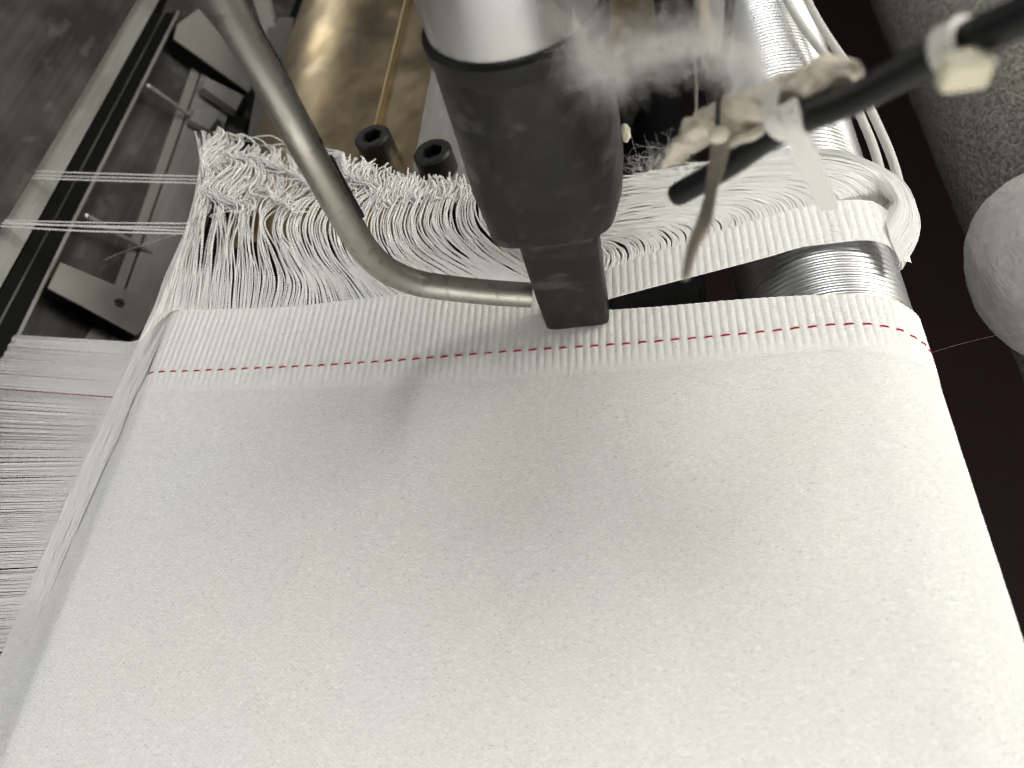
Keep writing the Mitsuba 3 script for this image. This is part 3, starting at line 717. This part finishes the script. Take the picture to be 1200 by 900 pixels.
def bolt(px, lab):
    k = thing('socket_bolt', lab, 'bolt', None)
    c = A(*px)
    r, h, hs = 8.0, 10.0, 3.9
    n = 48
    ang = np.arange(n) * 2 * np.pi / n
    hexr = hs / np.cos((ang + np.pi / 6) % (np.pi / 3) - np.pi / 6)
    cs = np.stack([np.cos(ang), np.sin(ang), 0 * ang], 1)
    rings = [cs * r + A(0, 0, 0), cs * r + A(0, 0, h - .9), cs * (r - .9) + A(0, 0, h), cs * (hexr + .35)[:, None] + A(0, 0, h), cs * hexr[:, None] + A(0, 0, h - .5)]
    head = loft([c + q_ for q_ in rings])
    head.update_faces(np.arange(len(head.faces)) < len(head.faces) - n)
    put(k + '__head', head, 'mat_bolt', 30)
    well = loft([c + cs * hexr[:, None] + A(0, 0, h - .5), c + cs * hexr[:, None] + A(0, 0, h - 5)])
    well.update_faces(np.arange(len(well.faces)) < len(well.faces))
    put(k + '__socket', loft([c + cs * (hexr * .999)[:, None] + A(0, 0, h - 5.0), c + cs * .3 + A(0, 0, h - 5.6)]), 'mat_bolt', 30)
    wall_v = np.vstack([c + cs * hexr[:, None] + A(0, 0, h - .5), c + cs * hexr[:, None] + A(0, 0, h - 5.2)])
    jj = np.arange(n)
    wall_f = np.vstack([np.stack([jj, n + jj, n + (jj + 1) % n], 1), np.stack([jj, n + (jj + 1) % n, (jj + 1) % n], 1)])
    put(k + '__socket_wall', trimesh.Trimesh(wall_v, wall_f, process=False), 'mat_bolt', 30)
bolt((-68.5, 132.5, -6.9), 'black socket head bolt in the brass plate, left of the two')
bolt((-37.8, 112.0, -4), 'black socket head bolt next to the black clamp, right of the two')

# ------------------------------------------------------------------ the machine part on the left: a tilted channel with pins and clamp blocks
NL = (.862, 0, .507)
def lslab(pts, th, bev=.4):
    return slab(pts, NL, th, bev)
rail = thing('black_rail', 'long black rail running diagonally along the channel at the upper left', 'rail')
put(rail + '__bar', lslab([(-231.4, 4.7, -0.2), (-224.7, 10.7, -11.5), (-228.3, 297.8, -5.4), (-233.2, 285.0, 3.0)], 8, .5), 'mat_black', 30)
put(rail + '__groove_lip', lslab([(-228.6, 6.6, -3.9), (-228.1, 7.1, -4.7), (-230.4, 290.7, -0.9), (-230.8, 289.7, -0.2)], 2, .2), 'mat_panel_dark', 30)
put(rail + '__steel_edge', tube([(-223.5, 10.7, -11.5), (-225.3, 124.8, -8.6), (-227.1, 297.6, -5.5)], .9, 8), 'mat_panel', 40)
pan = thing('channel_plate', 'dark metal channel plate with a lighter ledge between the black rail and the fringe', 'machine part')
put(pan + '__plate', lslab([(-228.3, 14.3, -17.2), (-180.8, 57.3, -98.1), (-183.5, 506.3, -93.3), (-237.8, 347.6, -1.1)], 6, .4), 'mat_panel_dark', 30)
put(pan + '__ledge', lslab([(-209.8, 70.6, -40.9), (-199.7, 82.0, -58.1), (-207.2, 312.8, -45.2), (-217.1, 289.3, -28.3)], 4, .6), 'mat_panel', 30, label='lighter grey ledge')
put(pan + '__ledge_edge', lslab([(-213.6, 68.4, -37.3), (-211.6, 70.7, -40.7), (-219.0, 289.6, -28.2), (-221.3, 284.1, -24.2)], 2.5, .4), 'mat_block', 30)
cov = thing('cover_plate', 'wide grey metal cover plate at the upper left corner beyond the black rail', 'machine part')
put(cov + '__plate', lslab([(-261.6, -29.5, 49.3), (-232.4, -4.8, -0.3), (-234.8, 326.9, 3.6), (-279.9, 197.7, 80.4)], 4, .5), 'mat_panel', 30)
put(cov + '__raised_panel', lslab([(-259.5, -31.9, 53.6), (-234.7, -11.0, 11.4), (-235.4, 134.2, 12.6), (-235.3, 186.1, 12.4), (-236.1, 338.5, 13.8), (-282.8, 195.8, 93.2)], 4, .8), 'mat_panel_dark', 30, label='darker raised panel')
for lab, p0, p1 in (('thin steel pin with a bright round tip beside the black rail, upper of the two', (-219.1, 220.7, -5.3), (-210.5, 232.2, -43.6)), ('thin steel pin with a bright round tip beside the black rail, lower of the two', (-217.6, 122.0, -7.8), (-209.5, 129.4, -45.2))):
    k = thing('steel_pin', lab, 'pin')
    p0, p1 = A(*p0), A(*p1)
    put(k + '__shaft', tube([p0, p1], 1.4, 12), 'mat_panel', 40)
    s_ = trimesh.creation.icosphere(2, 1.5)
    s_.apply_translation(p0)
    put(k + '__tip', s_, 'mat_alu', True)
    mid = p0 * .28 + p1 * .72
    s2 = tube([mid, mid * .9 + p1 * .1], 1.5, 12)
    put(k + '__ferrule', s2, 'mat_alu', 40)
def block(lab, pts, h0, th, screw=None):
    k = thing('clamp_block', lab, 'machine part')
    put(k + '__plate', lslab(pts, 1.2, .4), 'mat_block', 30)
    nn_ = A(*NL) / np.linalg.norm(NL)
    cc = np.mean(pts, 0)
    put(k + '__base', lslab([cc + (A(*p) - cc) * .97 - nn_ * 1.3 for p in pts], th, .4), 'mat_black', 30)  # black lower part puts the shade on the block sides into the material
    if screw is not None:
        c = A(*screw)
        n = A(*NL) / np.linalg.norm(NL)
        put(k + '__screw', cyl(c - n * 1.0, c + n * .35, 2.4, 24, .25), 'mat_panel_dark', 30)
        e = np.cross(n, A(0, 1, 0))
        put(k + '__screw_slot', tube([c + n * .3 - e * 2, c + n * .3 + e * 2], .35, 6), 'mat_black', 40)
    return k
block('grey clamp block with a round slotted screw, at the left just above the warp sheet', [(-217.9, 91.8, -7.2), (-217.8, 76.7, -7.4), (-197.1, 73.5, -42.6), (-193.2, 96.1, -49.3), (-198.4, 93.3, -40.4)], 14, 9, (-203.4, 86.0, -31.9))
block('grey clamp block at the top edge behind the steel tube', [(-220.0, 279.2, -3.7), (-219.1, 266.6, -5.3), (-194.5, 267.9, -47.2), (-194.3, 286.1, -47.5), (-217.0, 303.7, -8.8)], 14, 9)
lug = thing('grey_lug', 'small light grey lug with a notched end just above the left end of the fringe', 'machine part')
put(lug + '__body', lslab([(-208.7, 258.1, -26.9), (-208.5, 248.3, -27.2), (-197.1, 249.1, -46.6), (-197.0, 264.7, -46.9)], 6, .5), 'mat_block', 30)
put(lug + '__notch', lslab([(-199.1, 262.9, -45.2), (-198.9, 251.5, -45.6), (-195.6, 251.4, -51.1), (-195.6, 263.4, -51.2)], 4, .4), 'mat_black', 30)
lug2 = thing('grey_tab', 'light grey tab under the lug where the fringe begins', 'machine part')
put(lug2, lslab([(-209.5, 230.8, -29.5), (-209.5, 221.2, -29.4), (-203.5, 223.8, -39.6), (-202.4, 242.0, -41.6), (-206.1, 240.9, -35.2)], 5, .5), 'mat_block', 30)
under = thing('support_bar', 'short grey bar under the clamp block just above the warp sheet', 'machine part')
put(under, lslab([(-215.8, 74.6, -34.5), (-216.2, 66.1, -33.8), (-203.9, 67.3, -54.8), (-203.0, 81.2, -56.3)], 8, .5), 'mat_block', 30)
put(thing('far_bracket', 'pale grey bracket at the top edge between the steel tube and the brass plate', 'machine part'), slab([(-172.9, 283.7, -14.0), (-159.7, 250.9, -14.0), (-161.7, 275.5, -14.0), (-170.8, 306.3, -14.0), (-181.8, 310.2, -14.0)], (0, -.3, 1), 6, .5), 'mat_block', 30)
put(thing('dark_block', 'dark brown block between the fringe and the brass plate', 'machine part'), slab([(-151.4, 175.4, -16.0), (-135.0, 171.5, -16.0), (-151.1, 284.3, -16.0), (-168.9, 290.3, -16.0)], (0, 0, 1), 14, .6), 'mat_panel_dark', 30)  # plain dark block beside the brass plate

# ------------------------------------------------------------------ right side: cables, felt roll, white roll
for lab, dx in (('pale grey cable lying along the right side of the roller, inner of the two', 0), ('pale grey cable lying along the right side of the roller, outer of the two', 1)):
    k = thing('cable', lab, 'cable')
    if dx == 0:
        C = [(105.1, 199.9, 2.0), (110.7, 158.9, 2.0), (118.3, 124.0, 2.0), (121.1, 98.8, 1.0), (122.5, 81.1, -1.0), (123.0, 63.2, -6.0)]
    else:
        C = [(113.7, 198.5, 1.0), (117.8, 158.3, 1.0), (123.2, 124.1, 1.0), (125.8, 104.1, -1.0), (128.2, 81.7, -4.0), (128.9, 61.2, -9.0)]
    put(k, tube(catmull(C, 40), 1.5, 14), 'mat_cable', 40)
felt = thing('grey_felt_roll', 'roll of mottled grey felt at the far right edge', 'roll')
xf, zf, rf = 225.0, -75.0, 44.0
pf = np.linspace(0, 2 * np.pi, 120, endpoint=False)
yf = np.linspace(-90, 330, 130)
Pn = np.stack(np.meshgrid(pf, yf, indexing='ij'), -1)
nn = meshkit.fbm(np.stack([np.cos(Pn[..., 0]) * 8, np.sin(Pn[..., 0]) * 8, Pn[..., 1] * .2], -1), 4, 3)
R_ = rf + 1.6 * (nn - .5)
V = np.stack([xf + R_ * np.sin(Pn[..., 0]), Pn[..., 1], zf + R_ * np.cos(Pn[..., 0])], -1)
i, j = np.meshgrid(np.arange(120), np.arange(129), indexing='ij')
q = np.stack([i * 130 + j, ((i + 1) % 120) * 130 + j, ((i + 1) % 120) * 130 + j + 1, i * 130 + j + 1], -1).reshape(-1, 4)
put(felt + '__cloth', (V.reshape(-1, 3), q), 'mat_felt', True)
put(felt + '__core', cyl((xf, -90, zf), (xf, 330, zf), rf - 3, 48), 'mat_panel_dark')
wr = thing('white_cloth_roll', 'rounded end of a white cloth roll before the grey felt roll', 'roll')
s_ = trimesh.creation.icosphere(5, 1.0)
v = s_.vertices.copy()
v = np.sign(v) * np.abs(v) ** .82
s_.vertices = v * A(62, 46, 30) * (1 + .05 * (meshkit.fbm(v * 3, 4, 8) - .5))[:, None] + A(*(192.0, 63.8, -48.5)) + A(30, 0, 0)
put(wr, s_, 'mat_white_felt', True)
fil = thing('loose_filament', 'thin loose filament stretched over the dark gap right of the band', 'yarn')
put(fil, tube(catmull([(122.8, 5.6, -10.0), (134.3, 10.9, -14.0), (155.9, 12.8, -10.0)], 16), .035, 5), 'mat_wire_tie', True)

# ------------------------------------------------------------------ black rod with tape and ties, near the camera
rod = thing('black_rod', 'black rod with a rounded tip reaching in from the upper right above the strip', 'rod')
RP = [(51.4, -6.8, 74.4), (61.8, -10.5, 84.0), (70.3, -15.9, 95.3), (78.7, -24.4, 105.9), (83.4, -29.0, 112.7), (86.8, -32.8, 117.9), (93.6, -40.1, 127.2)]
RPc = catmull(RP, 60)
rr = np.full(60, 2.45)
d0 = np.linalg.norm(RPc - RPc[0], axis=1)
rr = np.where(d0 < 2.45, np.sqrt(np.maximum(2.45 ** 2 - (2.45 - d0) ** 2, .3)), 2.45)
put(rod + '__shaft', tube(RPc, rr, 28), 'mat_rod', 50)
tape = thing('tape_wrap', 'crumpled beige tape wrapped along the top of the black rod', 'tape')
TPs = [(50.2, -1.4, 78.3), (54.2, -0.4, 81.6), (57.5, -1.6, 86.1), (62.2, -3.4, 89.9), (66.5, -6.8, 93.8), (70.9, -10.0, 97.9), (74.8, -13.6, 101.9), (77.7, -17.0, 105.0), (79.8, -19.9, 107.4)]
TC = catmull(TPs, 70)
s = np.linspace(0, 1, 70)
rt = 4.0 * np.minimum(1, .3 + 3.2 * s) * np.minimum(1, .4 + 4.5 * (1 - s)) * (1 + .16 * np.sin(s * 9 + .5) * np.sin(s * 23))
tm = tube(TC, rt, 30, True, .8)
nn = tm.vertices
tm.vertices = nn + 1.3 * (np.stack([meshkit.fbm(nn * .35 + 9 * k, 3, k) for k in range(3)], -1) - .5) * 2 - tm.vertex_normals * (1.1 * np.abs(meshkit.fbm(nn * .8, 3, 14) - .5) * 2)[:, None]
put(tape + '__wrap', tm, 'mat_tape', 50)
flap = tube(catmull([(63.7, -7.9, 95.1), (66.5, -12.0, 96.5), (68.4, -14.5, 95.6), (64.5, -14.1, 93.1), (61.0, -11.4, 89.7)], 24), np.linspace(2.2, 1.0, 24), 14, True, .45)
flap.vertices = flap.vertices + .5 * (np.stack([meshkit.fbm(flap.vertices * .5 + 5 * k, 3, k) for k in range(3)], -1) - .5) * 2
put(tape + '__flap', flap, 'mat_tape', 50)
def strap(P, w, t, side):
    """flat strap along P, w wide, t thick, its width along side"""
    P = catmull(P, 40)
    tn = np.gradient(P, axis=0)
    tn /= np.linalg.norm(tn, axis=1, keepdims=True)
    sd = np.asarray(side, float)[None] - tn * (tn @ np.asarray(side, float))[:, None]
    sd /= np.linalg.norm(sd, axis=1, keepdims=True)
    nm = np.cross(tn, sd)
    ww = np.broadcast_to(w, 40)[:, None] / 2
    V = np.stack([P + sd * ww + nm * t / 2, P - sd * ww + nm * t / 2, P - sd * ww - nm * t / 2, P + sd * ww - nm * t / 2], 1).reshape(-1, 3)
    f = []
    for i in range(39):
        for j in range(4):
            a, b = i * 4 + j, i * 4 + (j + 1) % 4
            f += [[a, b, b + 4], [a, b + 4, a + 4]]
    f += [[0, 2, 1], [0, 3, 2], [156, 157, 158], [156, 158, 159]]
    return trimesh.Trimesh(V, f, process=False)
dr_ = A(*(78.7, -24.4, 105.9)) - A(*(61.8, -10.5, 84.0))
dr_ /= np.linalg.norm(dr_)
def hoop(cen, out, a, b, w, t):
    """a strap round the rod; out points away from the rod on the side of the strap's lock"""
    e1 = np.cross(dr_, out); e1 /= np.linalg.norm(e1)
    e2 = np.cross(e1, dr_)
    return strap([cen + a * np.cos(k) * e1 + b * np.sin(k) * e2 for k in np.linspace(0, 2 * np.pi * .98, 18)], w, t, dr_), e1, e2
tie = thing('cable_tie', 'white cable tie round the taped rod with its tail hanging down to the strip', 'cable tie')
cen = A(*(71.7, -14.9, 98.1))
hp_, e1_, e2_ = hoop(cen, A(*(67.5, -34.4, 113.3)) - A(*(71.7, -14.9, 98.1)), 4.3, 4.4, 3.4, 1.0)
put(tie + '__loop', hp_, 'mat_nylon', 30)
put(tie + '__tail', strap([(70.3, -18.2, 102.4), (71.3, -20.5, 99.4), (73.6, -18.2, 92.9), (78.1, -9.9, 80.1), (83.3, -1.0, 64.9), (87.0, 4.8, 54.3)], np.linspace(3.5, 3.7, 40), 1.1, dr_), 'mat_nylon', 30)
tie2 = thing('wire_tie', 'thin tan tie looped over the tape with its end dangling down past the rod', 'cable tie')
put(tie2 + '__tail', strap([(60.8, -11.3, 92.3), (60.3, -14.1, 90.5), (58.7, -19.2, 88.8), (56.4, -28.2, 88.3), (53.7, -36.6, 90.7), (51.9, -43.7, 91.4)], np.concatenate([np.linspace(3.8, 2.0, 14), np.linspace(2.0, 2.7, 10), np.linspace(2.6, .9, 16)]), .9, A(1, .1, .3)), 'mat_wire_tie', 30)
put(tie2 + '__wire', tube(catmull([(61.8, -3.3, 96.2), (60.7, -7.5, 96.1), (60.2, -11.4, 93.6)], 16), .45, 8), 'mat_iron_ring', 40)
s_ = trimesh.creation.icosphere(3, 1.8); s_.vertices *= A(1.1, 1, .8); s_.apply_translation(A(*(60.3, -12.1, 93.1)))
put(tie2 + '__head', s_, 'mat_tape', True)
tie3 = thing('cable_tie', 'blurred white cable tie with a cream lock at the upper right end of the rod', 'cable tie')
hp_, _, _ = hoop(A(*(87.0, -34.5, 119.1)), A(*(82.3, -45.2, 126.8)) - A(*(87.0, -34.5, 119.1)), 3.0, 3.0, 3.0, 1.0)
put(tie3 + '__loop', hp_, 'mat_nylon', 30)
put(tie3 + '__lock', loft([A(*(86.8, -38.7, 118.8)) + (rp - A(cx, cy, 0)) for rp in (ring_pts(-2.2, 2.0, 1.3, 24, .5), ring_pts(-1.6, 2.8, 2.0, 24, .5), ring_pts(1.6, 2.8, 2.0, 24, .5), ring_pts(2.2, 2.0, 1.3, 24, .5))]), 'mat_nylon_yellow', 40)
put(thing('thin_grey_rod', 'thin dark rod hanging at the top edge above the tape', 'rod'), tube([(67.3, 31.5, 96.0), (66.6, 29.9, 87.7), (66.0, 28.7, 82.1)], 1.0, 10), 'mat_iron_ring', 40)
put(thing('hanging_wire', 'thin grey wire standing in the dark gap right of the clamp', 'wire'), tube([(71.9, 203.5, -30.0), (70.9, 177.0, -30.0), (69.2, 158.0, -34.0)], .8, 8), 'mat_block', 40)

# ------------------------------------------------------------------ lint
def lint(key, spine, spread, n, L, r=.028, seed=1):
    g = np.random.default_rng(seed)
    S = catmull(spine, 60)
    ms = []
    for i in range(n):
        k = int(g.random() * 59)
        p = S[k] + g.normal(0, 1, 3) * spread * (.5 + .5 * np.sin(np.pi * k / 59) + .2)
        d = g.normal(0, 1, 3); d /= np.linalg.norm(d)
        pts = [p]
        for j in range(5):
            d = d + g.normal(0, .55, 3); d /= np.linalg.norm(d)
            pts.append(pts[-1] + d * L / 5 * (.6 + .8 * g.random()))
        ms.append(tube(catmull(pts, 14), r * (.7 + .6 * g.random()), 3, False))
    put(key, join(ms), 'mat_lint', True)
k = thing('lint_tuft', 'fluffy grey lint tuft hanging between the clamp and the taped black rod', 'lint', kind='stuff')
lint(k, [(38.3, -13.8, 118.8), (40.0, -17.8, 116.9), (41.7, -20.6, 114.5), (44.7, -18.9, 114.9), (50.1, -16.8, 114.9), (55.9, -15.6, 114.1), (60.6, -16.8, 113.4), (64.4, -17.9, 111.6), (67.2, -20.4, 110.4)], A(.85, .85, .85), 1800, 8, .013, 3)
k = thing('lint_wisp', 'thin wisp of grey lint in the dark gap between clamp and tape', 'lint', kind='stuff')
lint(k, [(43.3, 31.3, 52.8), (45.3, 27.4, 52.1), (49.3, 22.4, 57.6), (51.6, 12.1, 68.5)], A(1.5, 1.5, 1.5), 110, 9, .022, 5)
ch = thing('yellow_chip', 'small cream flake stuck to the right side of the clamp', 'flake')
ic = trimesh.creation.icosphere(3, 1.0)
ic.vertices = ic.vertices * A(1.3, 1.0, 3.0) * (1 + .8 * (meshkit.fbm(ic.vertices * 2.2, 3, 5) - .5))[:, None] + A(*(41.8, 43.1, 53.7))
put(ch, ic, 'mat_nylon_yellow', 50)

# ------------------------------------------------------------------ dark machine bed and floor
def struct(name, mesh, mat):
    put(name, mesh, mat, 30)
    labels[name] = {'kind': 'structure'}
struct('floor', trimesh.creation.box([4000, 4000, 20], trimesh.transformations.translation_matrix([0, 0, -700])), 'mat_floor')
bed = thing('machine_bed', 'black machine bed seen in the gaps under the fringe and the strip', 'machine part')
put(bed + '__table', slab([(-330, -260, -62), (66, -260, -62), (66, 420, -62), (-330, 420, -62)], (0, 0, 1), 30, 1), 'mat_black', 30)
put(bed + '__breast_bar', tube([(-154, -260, -18), (-154, 60, -18)], 7.0, 24), 'mat_panel_dark', 40)
put(bed + '__cross_bar', slab([(30, 34, -34), (62, 34, -34), (62, 60, -34), (30, 60, -34)], (0, 0, 1), 10, .8), 'mat_panel_dark', 30)

# ------------------------------------------------------------------ lamps and added fill lights (outside the frame)
for name, c, aim, L, Wd, rad_, lab in LAMPS:
    k = thing(name, lab, 'lamp')
    c, aim = A(*c), A(*aim)
    n = (aim - c) / np.linalg.norm(aim - c)
    e = A(0, 1, 0) - n * n[1]
    e /= np.linalg.norm(e)
    if name == 'light_panel' and c[1] < -300:
        e = A(1, 0, 0) - n * n[0]
        e /= np.linalg.norm(e)
    w = np.cross(n, e)
    V = np.array([c + e * a * L / 2 + w * b * Wd / 2 for a, b in ((-1, -1), (1, -1), (1, 1), (-1, 1))])
    f = np.array([[0, 1, 2], [0, 2, 3]])
    m = trimesh.Trimesh(V, f, process=False)
    if m.face_normals[0] @ n < 0:
        m.faces = m.faces[:, ::-1]
    put(k + '__diffuser', m, 'mat_lamp_housing', False, emitter={'type': 'area', 'radiance': {'type': 'rgb', 'value': list(rad_)}})
    hp = np.array([c + e * a * (L / 2 + 12) + w * b * (Wd / 2 + 12) - n * 4 for a, b in ((-1, -1), (1, -1), (1, 1), (-1, 1))])
    put(k + '__housing', slab(hp, n, 40, 2), 'mat_lamp_housing', 30)
